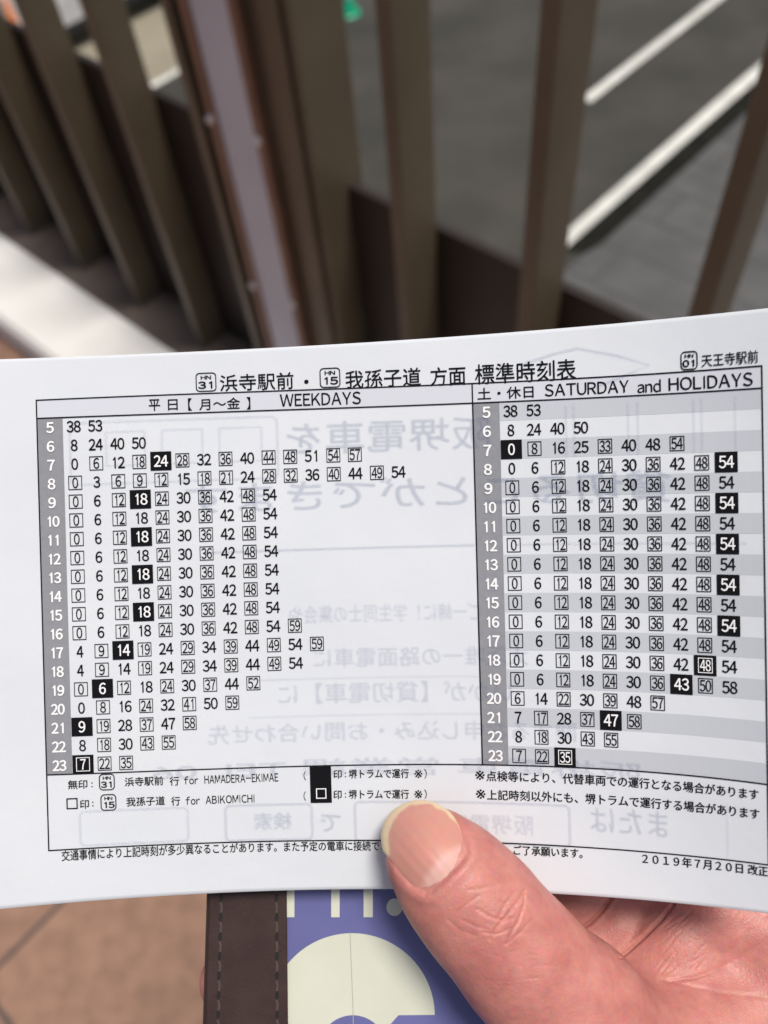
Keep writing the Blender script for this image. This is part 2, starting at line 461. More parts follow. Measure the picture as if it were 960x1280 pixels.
def raw(text, bold):
    key = (text, bold)
    if key in _tc: return _tc[key]
    cu = bpy.data.curves.new('t', 'FONT'); cu.body = text; cu.resolution_u = 3; cu.offset = bold
    ob = bpy.data.objects.new('t', cu); col.objects.link(ob)
    dg = bpy.context.evaluated_depsgraph_get(); dg.update()
    me = bpy.data.meshes.new_from_object(ob.evaluated_get(dg))
    co = np.zeros(len(me.vertices) * 3); me.vertices.foreach_get('co', co); co = co.reshape(-1, 3)[:, :2].copy()
    fs = [tuple(p.vertices) for p in me.polygons]
    bpy.data.objects.remove(ob); bpy.data.curves.remove(cu); bpy.data.meshes.remove(me)
    _tc[key] = (co, fs); return _tc[key]


def glyphs(text, bold=0.0):                    # outline of a string as a flat mesh; ASCII is set in the sans full-width forms
    if not text.isascii(): return raw(text, bold)
    V_, F_, x, n = [], [], 0.0, 0
    mono = text.isdigit()
    for ch in text:
        if ch == ' ': x += 0.3; continue
        if ch in '1I':
            hw = 0.036 + bold
            co = np.array([[-hw, 0], [hw, 0], [hw, 0.733 + bold], [-hw, 0.733 + bold]]); fs = [(0, 1, 2, 3)]
            if ch == '1':
                co = np.vstack([co, [[-hw, 0.733 + bold], [-hw, 0.60 - bold], [-0.16, 0.545 - bold], [-0.16, 0.61 + bold], [-0.07, 0.65 + bold]]]); fs.append((4, 8, 7, 6, 5))
        else:
            co, fs = raw(chr(ord(ch) + 0xFEE0), bold); co = co.copy()
        l, r = co[:, 0].min(), co[:, 0].max()
        if mono: co[:, 0] += x + 0.29 - (l + r) / 2 + (0.02 if ch == '1' else 0); x += 0.58
        else:
            gp = 0.07 if ch == 'I' else 0.0
            co[:, 0] += x - l + gp; x += r - l + 0.085 + 2 * gp
        V_.append(co); F_ += [tuple(i + n for i in f) for f in fs]; n += len(co)
    co = np.concatenate(V_)
    if mono and len(text) == 2 and '1' in text:     # keep the advance of a figure pair although 1 is narrow
        co = np.concatenate([co, [[0.035, co[:, 1].min()], [1.125, co[:, 1].min()]]])
    return co, F_


def put(acc, text, u, v, width=None, height=None, align='c', bold=0.0, mirror=False, em=None, heavy=0.0):
    """ink box scaled to width/height (sheet px) and centred (or left aligned) at u,v; em: px per em, baseline kept"""
    co, fs = glyphs(text, bold)
    lo, hi = co.min(0), co.max(0); sz = hi - lo
    sy = height / sz[1] if height else em; sx = width / sz[0] if width else sy
    p = (co - (lo + hi) / 2) * [sx, -sy]
    if mirror: p[:, 0] *= -1
    if align == 'l': p[:, 0] += sz[0] * sx / 2
    if heavy:
        for q, (a, b) in enumerate(((-heavy, 0), (heavy, 0), (0, heavy * 0.8), (0, -heavy * 0.8))):
            acc.add(p + [u + a, v + b], fs, 0.12 * q)
    else: acc.add(p + [u, v], fs)


ink, white, head, ghost, ghost2 = Acc(), Acc(), Acc(), Acc(), Acc()
boxes, bands, revs = [], [], []
hours = []
RH = (956.3 - 504) / 19


def vrow(i): return 504 + (i + 0.5) * RH


LT = """38 53|8 24 40 50|0 6b 12 18b 24k 28b 32 36b 40 44b 48b 51 54b 57b|0b 3 6b 9b 12b 15 18b 21b 24 28b 32b 36 40b 44 49b 54
0b 6 12b 18k 24b 30 36b 42 48b 54|0b 6 12b 18 24b 30 36b 42 48b 54|0b 6 12b 18k 24b 30 36b 42 48b 54|0b 6 12b 18 24b 30 36b 42 48b 54
0b 6 12b 18k 24b 30 36b 42 48b 54|0b 6 12b 18 24b 30 36b 42 48b 54|0b 6 12b 18k 24b 30 36b 42 48b 54|0b 6 12b 18 24b 30 36b 42 48b 54 59b
4 9b 14k 19b 24 29b 34 39b 44 49b 54 59b|4 9b 14 19b 24 29b 34 39b 44 49b 54|0b 6k 12b 18 24b 30 37b 44 52b|0 8b 16 24b 32 41b 50 59b
9k 19b 28 37b 47 58b|8 18b 30 43b 55b|7i 22b 35b""".replace('\n', '|').split('|')
RT = """38 53|8 24 40 50|0k 8b 16 25 33b 40 48 54b|0 6 12b 18 24b 30 36b 42 48b 54k
0b 6 12b 18 24b 30 36b 42 48b 54|0b 6 12b 18 24b 30 36b 42 48b 54k|0b 6 12b 18 24b 30 36b 42 48b 54|0b 6 12b 18 24b 30 36b 42 48b 54k
0b 6 12b 18 24b 30 36b 42 48b 54|0b 6 12b 18 24b 30 36b 42 48b 54k|0b 6 12b 18 24b 30 36b 42 48b 54|0b 6 12b 18 24b 30 36b 42 48b 54k
0b 6 12b 18 24b 30 36b 42 48b 54|0b 6 12b 18 24b 30 36b 42 48i 54|0b 6 12b 18 24b 30 36b 43k 50b 58|6b 14 22b 30 39b 48 57b
7 17b 28 37b 47k 58b|8 18b 30 43b 55b|7b 22b 35i""".replace('\n', '|').split('|')


def number(tok, u, v, wf):
    st = tok[-1] if tok[-1] in 'bki' else ''; num = tok.rstrip('bki'); two = len(num) == 2
    if st == '':
        put(ink, num, u, v, (17.2 if two else 8.0) * wf, 14.2, heavy=0.30)
    elif st == 'b':
        put(ink, num, u, v, (13.2 if two else 7.0) * wf, 13.5, heavy=0.16)
        ink.frame(u - 8.6 * wf, v - 8.9, u + 8.6 * wf, v + 8.9, 0.95)
    elif st == 'k':
        blk, white = Acc(), Acc(); boxes.append((blk, white)); blk.rect(u - 13.2 * wf, v - 11.9, u + 13.2 * wf, v + 11.9); put(white, num, u, v, (17.2 if two else 8.0) * wf, 14.2, heavy=0.30)
    else:
        blk, white = Acc(), Acc(); boxes.append((blk, white)); blk.rect(u - 13.2 * wf, v - 11.9, u + 13.2 * wf, v + 11.9); put(white, num, u, v, (12.6 if two else 6.6) * wf, 13.2, heavy=0.16)
        white.frame(u - 8.6 * wf, v - 8.9, u + 8.6 * wf, v + 8.9, 0.9)


hl, hr = (Acc(), Acc()), (Acc(), Acc())
for r in range(19):
    v = vrow(r)
    for k, tok in enumerate(LT[r].split()):
        number(tok, 91 + 26.95 * k, v, 1.0)
    for k, tok in enumerate(RT[r].split()):
        number(tok, 637.2 + 28.9 * k + 0.11 * k * k, v, 1.0 + 0.009 * k)
    put(hl[1], str(r + 5), 61.5, v + 0.6, 16.5 if r > 4 else 8.6, 13.2, heavy=0.55)
    put(hr[1], str(r + 5), 607, v + 0.4, 17.5 if r > 4 else 9.2, 13.4, heavy=0.55)
    if r % 2 == 0: bands.append(Acc()); bands[-1].rect(624, v - RH / 2, 951, v + RH / 2)
hl[0].rect(46, 504.5, 77.5, 956.3); hr[0].rect(591, 504.5, 623.5, 956.3)
heads = (Acc(), Acc()); heads[0].rect(46, 480.5, 589.5, 503.5); heads[1].rect(591.5, 480.5, 951, 503.5)
# rules
for v in (479.9, 504.0, 956.3, 1052): ink.rect(44.5, v - 0.75, 953, v + 0.75, 7)
for u, a, b in ((45.2, 479.9, 1052), (590.2, 479.9, 956.3), (952.4, 479.9, 1052)): ink.rect(u - 0.8, a, u + 0.8, b)


def at(acc, text, x0, y0, x1, h, **kw):        # ink from pixel x0 to x1, vertical centre y0, ink height h
    u0, v0 = UV(x0, y0); u1, _ = UV(x1, y0)
    x0m, _ = UV((x0 + x1) / 2, y0); acc_v = UV(x0, y0)[1]
    put(acc, text, (u0 + u1) / 2, acc_v, u1 - u0, h, **kw)


def icon(px, py, num, wd=21, ht=23, s=1.0, top='HN'):
    u, v = UV(px, py)
    ink.rframe(u - wd / 2, v - ht / 2, u + wd / 2, v + ht / 2, 1.3, 4.5)
    put(ink, top, u, v - ht * 0.26, wd * 0.52, ht * 0.19, heavy=0.25)
    put(ink, num, u, v + ht * 0.16, wd * 0.80, ht * 0.38, heavy=0.4)


icon(257.5, 477.5, '31', 24.5, 26); icon(412.5, 472, '15', 24.5, 26)
at(ink, '浜寺駅前', 275, 479, 367, 23.5, heavy=0.16); u, v = UV(383, 477); put(ink, '●', u, v, 5.5, 5.5)
at(ink, '我孫子道', 432, 474.5, 526, 24, heavy=0.16); at(ink, '方面', 538, 471, 582, 24, heavy=0.16); at(ink, '標準時刻表', 594, 468, 720, 25, heavy=0.16)
icon(861.5, 450.5, '01', 20, 19.5); at(ink, '天王寺駅前', 877, 451, 948, 14.0, bold=0.004)
at(ink, '平', 186, 506.5, 200, 14.5, heavy=0.16); at(ink, '日', 210, 506, 222, 13.5, heavy=0.16); at(ink, '【', 235, 505.5, 240, 15.5)
at(ink, '月～金', 249, 505.5, 300, 14.5, heavy=0.16); at(ink, '】', 308, 504, 313, 15.5)
at(ink, 'WEEKDAYS', 350, 500.5, 451, 15.5, heavy=0.16)
at(ink, '土・休日', 597, 492.5, 667, 14.5, heavy=0.16); at(ink, 'SATURDAY', 681, 488, 786, 14.6, heavy=0.16)
at(ink, 'and', 797, 483.5, 826, 14.4, heavy=0.16); at(ink, 'HOLIDAYS', 836, 480.5, 941, 14.8, heavy=0.16)
# footer
at(ink, '無印', 85, 981, 109, 11.3, heavy=0.16); at(ink, '：', 114, 981, 116, 6)
icon(133.5, 977.5, '31', 18.5, 20); at(ink, '浜寺駅前', 156, 977.5, 204, 11.5, heavy=0.16); at(ink, '行', 212, 976.5, 224, 11.5, heavy=0.16)
at(ink, 'for', 230, 975.5, 248, 10.5, bold=0.008); at(ink, 'HAMADERA-EKIMAE', 255.5, 974.5, 348, 10.5, bold=0.008)
u, v = UV(90, 1004.5); ink.frame(u - 7, v - 7, u + 7, v + 7, 1.5); at(ink, '印', 100, 1005.5, 111, 11, heavy=0.16); at(ink, '：', 115, 1005, 117, 6)
icon(135.5, 1003, '15', 18.5, 20); at(ink, '我孫子道', 158, 1002.5, 206, 11.5, heavy=0.16); at(ink, '行', 214, 1001.5, 225, 11.5, heavy=0.16)
at(ink, 'for', 232, 1001, 250, 10.5, bold=0.008); at(ink, 'ABIKOMICHI', 257, 1000, 318, 10.5, bold=0.008)
for yy in (969.5, 995):
    at(ink, '（', 379.5, yy, 382.5, 12); at(ink, '印', 417, yy - 1.5, 427, 11, heavy=0.16); at(ink, '：', 431, yy - 1, 432.8, 6)
    at(ink, '堺トラムで運行', 436, yy - 2, 511, 11.5, heavy=0.16); at(ink, '※', 518, yy - 2.2, 528, 10.5); at(ink, '）', 530.5, yy - 2.4, 533.5, 12)
u, v = UV(401, 980.8); blk, white = Acc(), Acc(); boxes.append((blk, white)); blk.rect(u - 13.3, v - 23.3, u + 13.3, v + 23.3); white.frame(u - 6.2, v + 4.8, u + 6.6, v + 18, 1.2)
at(ink, '※', 594, 968.8, 606, 11.5); at(ink, '点検等により、代替車両での運行となる場合があります', 608, 970, 948, 12.6, heavy=0.16)
at(ink, '※', 595, 992.5, 607, 11.5); at(ink, '上記時刻以外にも、堺トラムで運行する場合があります', 609, 993.4, 949, 12.6, heavy=0.16)
at(ink, '交通事情により上記時刻が多少異なることがあります。また予定の電車に接続できない場合もありますので', 77, 1070, 607, 11.6, heavy=0.16)
at(ink, '、ご了承願います。', 629, 1062, 728, 11.6, heavy=0.16)
at(ink, '２０１９年７月２０日 改正', 803, 1073, 960, 12.2, heavy=0.16)
# print of the reverse side showing through
G = dict(mirror=True, bold=0.006)
at(ghost, '阪堺電車を', 358, 549, 612, 41, **G)
at(ghost, '貸切ることができます', 232, 624, 840, 40, **G)
at(ghost2, 'ご一緒に！学生同士の集会や', 362, 769, 600, 23, **G); at(ghost2, '大阪唯一の路面電車に', 392, 823, 660, 25, **G)
at(ghost2, 'いかが【貸切電車】に', 348, 868, 640, 27, **G); at(ghost2, '関するお申し込み・お問い合わせ先', 260, 919, 720, 25, **G)
at(ghost2, '阪堺電車 営業課 TEL 06', 190, 966, 800, 23, **G)
at(ghost, '検索', 318, 1027, 365, 22, **G); at(ghost, 'で', 400, 1029, 426, 22, **G); at(ghost2, '阪堺電車', 560, 1029, 666, 24, **G)
at(ghost, 'または', 738, 1024, 834, 30, mirror=True)
for x0, y0, x1, y1 in ((282, 1006, 390, 1050), (444, 1003, 712, 1053), (100, 1012, 235, 1054)):
    a = UV(x0, (y0 + y1) / 2)[0]; b = UV(x1, (y0 + y1) / 2)[0]; c = UV((x0 + x1) / 2, y0)[1]; d = UV((x0 + x1) / 2, y1)[1]
    (ghost if x0 > 200 else ghost2).rframe(a, c, b, d, 2.0, 6)
for a, b in ((130, 180), (200, 252), (272, 326)): ghost2.frame(a, 524, b, 568, 1.6)
ghost2.rframe(86, 512, 345, 590, 2.0, 8)
ghost.rect(250, 681, 588, 683.2); ghost2.rect(640, 681, 930, 683)
for y in (846, 893): ghost2.rect(300, y - 0.6, 590, y + 0.6)
ghost.stroke([(655, 459), (690, 450), (722, 444.5), (770, 456), (812, 470), (775, 482), (744, 492)], 2.2)
for uu in (706, 716, 784, 796, 866, 876, 918): ghost2.rect(uu - 0.8, 512, uu + 0.8, 575)
for uu in (620, 640, 720, 800, 900): ghost2.rect(uu - 0.6, 985, uu + 0.6, 1050) if uu == 900 else None
for h_ in heads: h_.build('header_fill', M['head'], 1, sheet_o)
for b_ in bands: b_.build('row_band', M['band'], 1, sheet_o)
for c_, f_ in (hl, hr):
    o = c_.build('hour_column', M['hour'], 1.4, sheet_o); f_.build('hour_figures', M['white'], 7.2, o)
for g_, nm_, m_, l0_ in ((ghost, 'reverse_print', M['ghost'], 1.8), (ghost2, 'faint_reverse_print', M['ghost2'], 3.7)):
    g_v = np.concatenate(g_.v); allv, allf = [], []
    for q, (du_, dv_) in enumerate(((-1.7, -0.6), (1.7, 0.6), (0.6, -1.7), (-0.6, 1.7), (-0.7, 0.3), (0.7, -0.3))):
        allv.append(S3(g_v[:, 0] + du_, g_v[:, 1] + dv_, l0_ + 0.3 * q)); allf += [tuple(i + q * len(g_v) for i in f) for f in g_.f]
    mesh(nm_, np.concatenate(allv), allf, m_, sheet_o)
for c_, f_ in boxes:
    o = c_.build('highlight_box', M['ink'], 6.0, sheet_o); f_.build('white_figures', M['white'], 7.2, o)
ink.build('printed_text', M['ink'], 6.2, sheet_o)


# ------------------------------------------------------------------ the leather pass case and the card in it
def CD(py): return 1.0 / (1 / 165.0 + (1 / 161.5 - 1 / 165.0) * (np.asarray(py, float) - 1117) / 163)


def C3(x, y, layer=0): return cm(x, y, CD(y) - layer * 0.03)


def lean(x, y):                                # outer-left leather edge leans a little
    return x - 5.0 * (y - 1117) / 163 * np.clip((358 - x) / 100, 0, 1)


case = empty('pass_case', cm(470, 1300, 163))
tag(case, 'dark brown stitched leather pass case held behind the paper sheet', 'pass case')
YT, YB = 985, 1660
outer = [(261, YT), (679, YT), (679, YB), (261, YB)]
inner = [(358.5, 1030), (628, 1030), (628, 1600), (358.5, 1600)]


def lx(p): return (lean(np.float64(p[0]), p[1]), p[1])


def band_grid(x0, y0, x1, y1, nx, ny):
    X, Y = np.meshgrid(np.linspace(x0, x1, nx), np.linspace(y0, y1, ny)); return X, Y


bm = bmesh.new()
xs = [261, 358.5, 628, 679]; ys_ = [YT, 1030, 1600, YB]
lay = {}
for k, dz in enumerate((0.0, 1.5)):
    for i, xx in enumerate(xs):
        for j, yy in enumerate(ys_):
            px = xx
            if i == 0: px = 261 - 5.0 * (yy - 1117) / 163
            if i == 1: px = 358.5 + 1.6 * (yy - 1117) / 163
            lay[k, i, j] = bm.verts.new(cm(px, yy, CD(yy) + dz))
for i in range(3):
    for j in range(3):
        if (i, j) == (1, 1): continue
        bm.faces.new([lay[0, i, j], lay[0, i, j + 1], lay[0, i + 1, j + 1], lay[0, i + 1, j]])
        bm.faces.new([lay[1, i, j], lay[1, i + 1, j], lay[1, i + 1, j + 1], lay[1, i, j + 1]])
for a, b in [((0, j), (0, j + 1)) for j in range(3)] + [((3, j + 1), (3, j)) for j in range(3)] + [((i + 1, 0), (i, 0)) for i in range(3)] + [((i, 3), (i + 1, 3)) for i in range(3)] + [((1, 2), (1, 1)), ((2, 1), (2, 2)), ((1, 1), (2, 1)), ((2, 2), (1, 2))]:
    bm.faces.new([lay[0, a[0], a[1]], lay[1, a[0], a[1]], lay[1, b[0], b[1]], lay[0, b[0], b[1]]])
bmesh.ops.recalc_face_normals(bm, faces=bm.faces)
sharp = [e for e in bm.edges if len(e.link_faces) == 2 and e.calc_face_angle() > 0.5]
bmesh.ops.bevel(bm, geom=sharp, offset=0.00045, segments=3, affect='EDGES', profile=0.5)
from_bm('leather_frame', bm, M['leather'], case)
# back leather and its burnished edge
bm = bmesh.new()
for xx0, xx1, z0, z1 in ((258.5, 681, 2.3, 3.6),):
    vs2 = [bm.verts.new(cm(xx - (5.0 * (yy - 1117) / 163 if xx < 300 else 0), yy, CD(yy) + zz)) for xx in (xx0, xx1) for yy in (YT, YB) for zz in (z0, z1)]
    for f in [(0, 1, 3, 2), (4, 6, 7, 5), (0, 4, 5, 1), (2, 3, 7, 6), (0, 2, 6, 4), (1, 5, 7, 3)]: bm.faces.new([vs2[i] for i in f])
bmesh.ops.recalc_face_normals(bm, faces=bm.faces)
from_bm('leather_back', bm, M['edge'], case)
th, ho = Acc(), Acc()
for x0, sl_ in ((276.5, -5.0 * 0.86), (345.5, 1.0)):
    yy = 1000.0; k = 0
    while yy < 1640:
        xx = x0 + sl_ * (yy - 1117) / 163
        el = [(xx + 2.5 * math.cos(a) - 0.35 * 4.4 * math.sin(a) * 0.3, yy + 5.6 * math.sin(a)) for a in np.linspace(0, 2 * math.pi, 13)[:-1]]
        ho.add(el, [tuple(range(12))])
        # raised thread between holes
        th.stroke([(xx - 0.4, yy + 6), (xx + 0.8, yy + 11), (xx + 0.5, yy + 16), (xx - 0.2, yy + 19)], 2.8)
        yy += 24.4
ho.build('stitch_hole', M['hole'], 1, case, C3); th.build('stitching', M['thread'], 2.5, case, C3)

card = empty('violet_card', cm(490, 1300, 164.5))
tag(card, 'violet-blue card with large cream lettering showing in the leather pass case', 'card')


def K3(x, y, layer=0): return cm(x, y, CD(y) + 1.75 - layer * 0.03)


cb = Acc(); cb.rect(352, 1005, 640, 1620); cb.build('card_face', M['violet'], 0, card, K3)
cr, vi, se = Acc(), Acc(), Acc()
for a, b in ((358, 368.0), (414, 424.5), (454.5, 466)): cr.rect(a, 1040, b, 1146.5)
cr.add([(493 + 10 * math.cos(t), 1134 + 11 * math.sin(t)) for t in np.linspace(0, 2 * math.pi, 25)[:-1]], [tuple(range(24))])


def annulus(acc, c, ro, ri, ci, a0, a1, n=60):
    P = []
    for a in np.linspace(a0, a1, n):
        P += [(c[0] + ro * math.cos(a), c[1] + ro * math.sin(a)), (ci[0] + ri * math.cos(a), ci[1] + ri * math.sin(a))]
    acc.add(P, [(2 * k, 2 * k + 1, 2 * k + 3, 2 * k + 2) for k in range(n - 1)])


annulus(cr, (440, 1270), 103.5, 42, (441, 1311), math.pi, 2 * math.pi - 0.01)
cr.add([(336.5, 1268), (400, 1300), (399, 1420), (336.5, 1420)], [(0, 1, 2, 3)])
vi.add([(498, 1269), (560, 1268.5), (560, 1330), (483, 1330), (483, 1311), (484, 1285)], [(0, 1, 2, 3, 4, 5)])
se.stroke([(437.5, 1166), (439.5, 1215), (441.5, 1269), (442, 1400)], 0.9)
cr.build('lettering', M['cream'], 1, card, K3)
vi.build('violet_cutout', M['violet'], 2, card, K3); se.build('seam_line', M['seam'], 3, card, K3)


# ------------------------------------------------------------------ the hand, one continuous surface
def P3(px, py, d): return np.array([(px - CX) / FPX * d, (py - CY) / FPX * d, d])


def smin(a, b, k):
    h = np.clip(0.5 + 0.5 * (b - a) / k, 0, 1); return b + (a - b) * h - k * h * (1 - h)


def chain(Pt, pts, k=3.0, fl=1.0):
    out = None
    for (p0, r0), (p1, r1) in zip(pts[:-1], pts[1:]):
        q = Pt - p0; dd = p1 - p0; L = dd @ dd
        t = np.clip((q @ dd) / L, 0, 1)
        e = q - t[..., None] * dd
        if fl != 1.0: e = e * np.array([1, 1, 1 / fl], np.float32)
        d = np.sqrt((e ** 2).sum(-1)) - (r0 + (r1 - r0) * t)
        out = d if out is None else smin(out, d, k)
    return out


def pts(L): return [(P3(x, y, d).astype(np.float32), r) for x, y, d, r in L]


THUMB = pts([(538, 1067, 150.3, 8.2), (566, 1099, 149.5, 9.6), (604, 1142, 149.5, 10.5), (652, 1199, 150, 11.1), (713, 1267, 152, 13.2), (800, 1360, 158, 15.5)])
THENAR = pts([(800, 1360, 158, 15.5), (960, 1490, 176, 19), (1180, 1640, 196, 24)])
WEB = pts([(790, 1320, 158, 11), (885, 1290, 164, 10.5), (985, 1255, 167, 10.5)])
PALM = [pts([(985, 1180, 173, 12.5), (1180, 1640, 200, 21)]), pts([(935, 1290, 186, 12), (1180, 1640, 205, 20)]),
        pts([(915, 1380, 199, 11.5), (1190, 1640, 210, 19)]), pts([(910, 1450, 209, 10.5), (1200, 1660, 214, 18)]),
        pts([(1180, 1640, 203, 23), (1500, 1960, 215, 28)]), pts([(985, 1180, 173, 12), (935, 1290, 186, 12)]),
        pts([(935, 1290, 186, 12), (915, 1380, 199, 11.5), (910, 1450, 209, 10.5)])]
INDEX = pts([(985, 1180, 173, 12.3), (885, 1136, 174.5, 11.0), (842, 1178, 172.5, 10.0), (806, 1216, 171, 9)])
INDEX2 = pts([(812, 1112, 179, 8.0), (770, 1156, 176, 7.6), (732, 1196, 174, 7.4)])
INDEX3 = pts([(764, 1077, 182, 8.2), (724, 1117, 179, 7.8), (688, 1152, 177, 7.4)])
INDEX4 = pts([(740, 1096, 184, 8.6), (640, 1080, 178.5, 8.3), (560, 1062, 178, 7.4)])
MIDDLE = pts([(935, 1290, 186, 12), (740, 1262, 185, 10), (500, 1240, 181, 9), (350, 1232, 176.5, 8), (287, 1226, 175.5, 6.3)])
RING = pts([(915, 1380, 199, 11.5), (735, 1350, 193, 10), (520, 1325, 184, 8.8), (385, 1312, 180, 8), (335, 1308, 178.5, 7)])
LITTLE = pts([(910, 1450, 209, 10.5), (765, 1430, 200, 8.8), (600, 1400, 188, 7.8), (500, 1388, 182, 7.0), (455, 1382, 180, 6)])


def sdf(Pt):
    th_ = chain(Pt, THUMB, 4, 0.92)
    palm = chain(Pt, THENAR, 5)
    for p in PALM: palm = smin(palm, chain(Pt, p, 3), 8)
    fi = smin(chain(Pt, INDEX, 2), palm, 6)
    fi = smin(fi, chain(Pt, INDEX2, 2), 0.9); fi = smin(fi, chain(Pt, INDEX3, 2), 0.9); fi = smin(fi, chain(Pt, INDEX4, 2), 2)
    for L in (MIDDLE, RING, LITTLE): fi = smin(fi, chain(Pt, L, 3), 1.6)
    body = smin(fi, chain(Pt, WEB, 4), 6)
    return smin(th_, body, 2.5)


def surface_nets(f, lo, h):
    s = f < 0
    nx, ny, nz = f.shape
    c = np.zeros((nx - 1, ny - 1, nz - 1), np.int32)
    for i in (0, 1):
        for j in (0, 1):
            for k in (0, 1): c += s[i:nx - 1 + i, j:ny - 1 + j, k:nz - 1 + k]
    act = (c > 0) & (c < 8)
    idx = np.argwhere(act); vid = -np.ones(act.shape, np.int64); vid[act] = np.arange(len(idx))
    acc = np.zeros((len(idx), 3)); cnt = np.zeros(len(idx))
    cor = [(i, j, k) for i in (0, 1) for j in (0, 1) for k in (0, 1)]
    for a in range(8):
        for b in range(a + 1, 8):
            ca, cb_ = np.array(cor[a]), np.array(cor[b])
            if abs(ca - cb_).sum() != 1: continue
            fa = f[tuple((idx + ca).T)]; fb = f[tuple((idx + cb_).T)]
            cr_ = (fa < 0) != (fb < 0); t = np.where(cr_, fa / np.where(cr_, fa - fb, 1), 0)
            acc += np.where(cr_[:, None], ca + t[:, None] * (cb_ - ca), 0); cnt += cr_
    V_ = lo + (idx + acc / cnt[:, None]) * h
    faces = []
    for ax in range(3):
        u_, v_ = (ax + 1) % 3, (ax + 2) % 3
        sl0 = [slice(None)] * 3; sl1 = [slice(None)] * 3
        sl0[ax] = slice(0, -1); sl1[ax] = slice(1, None)
        e = s[tuple(sl0)] != s[tuple(sl1)]
        ii = np.argwhere(e); ok = (ii[:, u_] > 0) & (ii[:, v_] > 0) & (ii[:, u_] < f.shape[u_] - 1) & (ii[:, v_] < f.shape[v_] - 1)
        ii = ii[ok]
        du = np.zeros(3, int); du[u_] = 1; dv = np.zeros(3, int); dv[v_] = 1
        q = np.stack([vid[tuple((ii - du - dv).T)], vid[tuple((ii - dv).T)], vid[tuple(ii.T)], vid[tuple((ii - du).T)]], 1)
        fl_ = ~s[tuple(ii.T)]
        q[fl_] = q[fl_][:, ::-1]
        faces.append(q)
    return V_, np.concatenate(faces)


hstep = 0.85
lo = np.array([-46.0, 50.0, 134.0]); hi = np.array([232.0, 285.0, 246.0])
nn_ = np.ceil((hi - lo) / hstep).astype(int)
gx, gy, gz = [(lo[i] + np.arange(nn_[i]) * hstep).astype(np.float32) for i in range(3)]
fld = np.empty(tuple(nn_), np.float32)
for a in range(0, nn_[0], 24):
    PX = np.stack(np.meshgrid(gx[a:a + 24], gy, gz, indexing='ij'), -1); fld[a:a + 24] = sdf(PX)
fld[-1], fld[:, -1], fld[:, :, -1], fld[0], fld[:, 0], fld[:, :, 0] = 1, 1, 1, 1, 1, 1
HV, HF = surface_nets(fld, lo, hstep)
me = bpy.data.meshes.new('hand'); me.from_pydata(HV.tolist(), [], HF.tolist()); me.update()
bm = bmesh.new(); bm.from_mesh(me)
bmesh.ops.recalc_face_normals(bm, faces=bm.faces)
for _ in range(2): bmesh.ops.smooth_vert(bm, verts=bm.verts, factor=0.4, use_axis_x=True, use_axis_y=True, use_axis_z=True)
near = [f for f in bm.faces if f.calc_center_median().y / f.calc_center_median().z * FPX + CY < 1330 and f.calc_center_median().z < 174]
es = list({e for f in near for e in f.edges})
bmesh.ops.subdivide_edges(bm, edges=es, cuts=1, use_grid_fill=True, smooth=0.6)


def close_up(f):
    c = f.calc_center_median(); x, y = c.x / c.z * FPX + CX, c.y / c.z * FPX + CY
    return 470 < x < 880 and 985 < y < 1235 and c.z < 172 and f.normal.z < 0.2


bm.normal_update()
es = list({e for f in bm.faces if close_up(f) for e in f.edges})
bmesh.ops.subdivide_edges(bm, edges=es, cuts=1, use_grid_fill=True, smooth=0.5)
bmesh.ops.triangulate(bm, faces=[f for f in bm.faces if len(f.verts) > 4])
bm.to_mesh(me); bm.free(); me.update()
nvt = len(me.vertices)
co = np.zeros(nvt * 3); me.vertices.foreach_get('co', co); co = co.reshape(-1, 3)
no = np.zeros(nvt * 3); me.vertices.foreach_get('normal', no); no = no.reshape(-1, 3)
PXY = np.stack([co[:, 0] / co[:, 2] * FPX + CX, co[:, 1] / co[:, 2] * FPX + CY], 1)


def segdist(p, poly, closed=False):
    d = np.full(len(p), 1e9); n = len(poly)
    for k in range(n if closed else n - 1):
        a = np.array(poly[k], float); b = np.array(poly[(k + 1) % n], float); ab = b - a
        t = np.clip(((p - a) @ ab) / (ab @ ab), 0, 1); d = np.minimum(d, np.hypot(*((p - a) - t[:, None] * ab).T))
    return d


def inside(p, poly):
    r = np.zeros(len(p), bool); n = len(poly)
    for k in range(n):
        (x0, y0), (x1, y1) = poly[k], poly[(k + 1) % n]
        c = (y0 > p[:, 1]) != (y1 > p[:, 1]); r ^= c & (p[:, 0] < (x1 - x0) * (p[:, 1] - y0) / (y1 - y0 + 1e-9) + x0)
    return r


def Z(L): return [(460 + a / 4, 980 + b / 4) for a, b in L]


NAIL = Z([(285, 558), (215, 515), (150, 445), (100, 372), (70, 330), (62, 262), (78, 190), (120, 132), (175, 98), (235, 80), (290, 80), (350, 98), (410, 138), (462, 205), (498, 280), (512, 345), (478, 395), (420, 455), (350, 525), (318, 552)])
facing = (no[:, 2] < -0.05)
thumbv = facing & (co[:, 2] < 160) & (PXY[:, 1] < 1330)
nd = segdist(PXY, NAIL, True); ins = inside(PXY, NAIL)
sd_ = np.where(ins, -nd, nd)
disp = np.zeros(nvt)
NAILC = np.array([538, 1062.0]); BASE = np.array([560.0, 1095.0])
wbase = np.clip(((PXY - NAILC) @ np.array([0.66, 0.75]) + 25) / 40, 0, 1)          # folds only along the sides and root
disp += np.where(thumbv, 0.22 * np.exp(-((sd_ - 7) / 6.0) ** 2) * wbase, 0)
disp += np.where(thumbv & (sd_ < 2), -0.55 * np.clip((2 - sd_) / 5, 0, 1), 0)


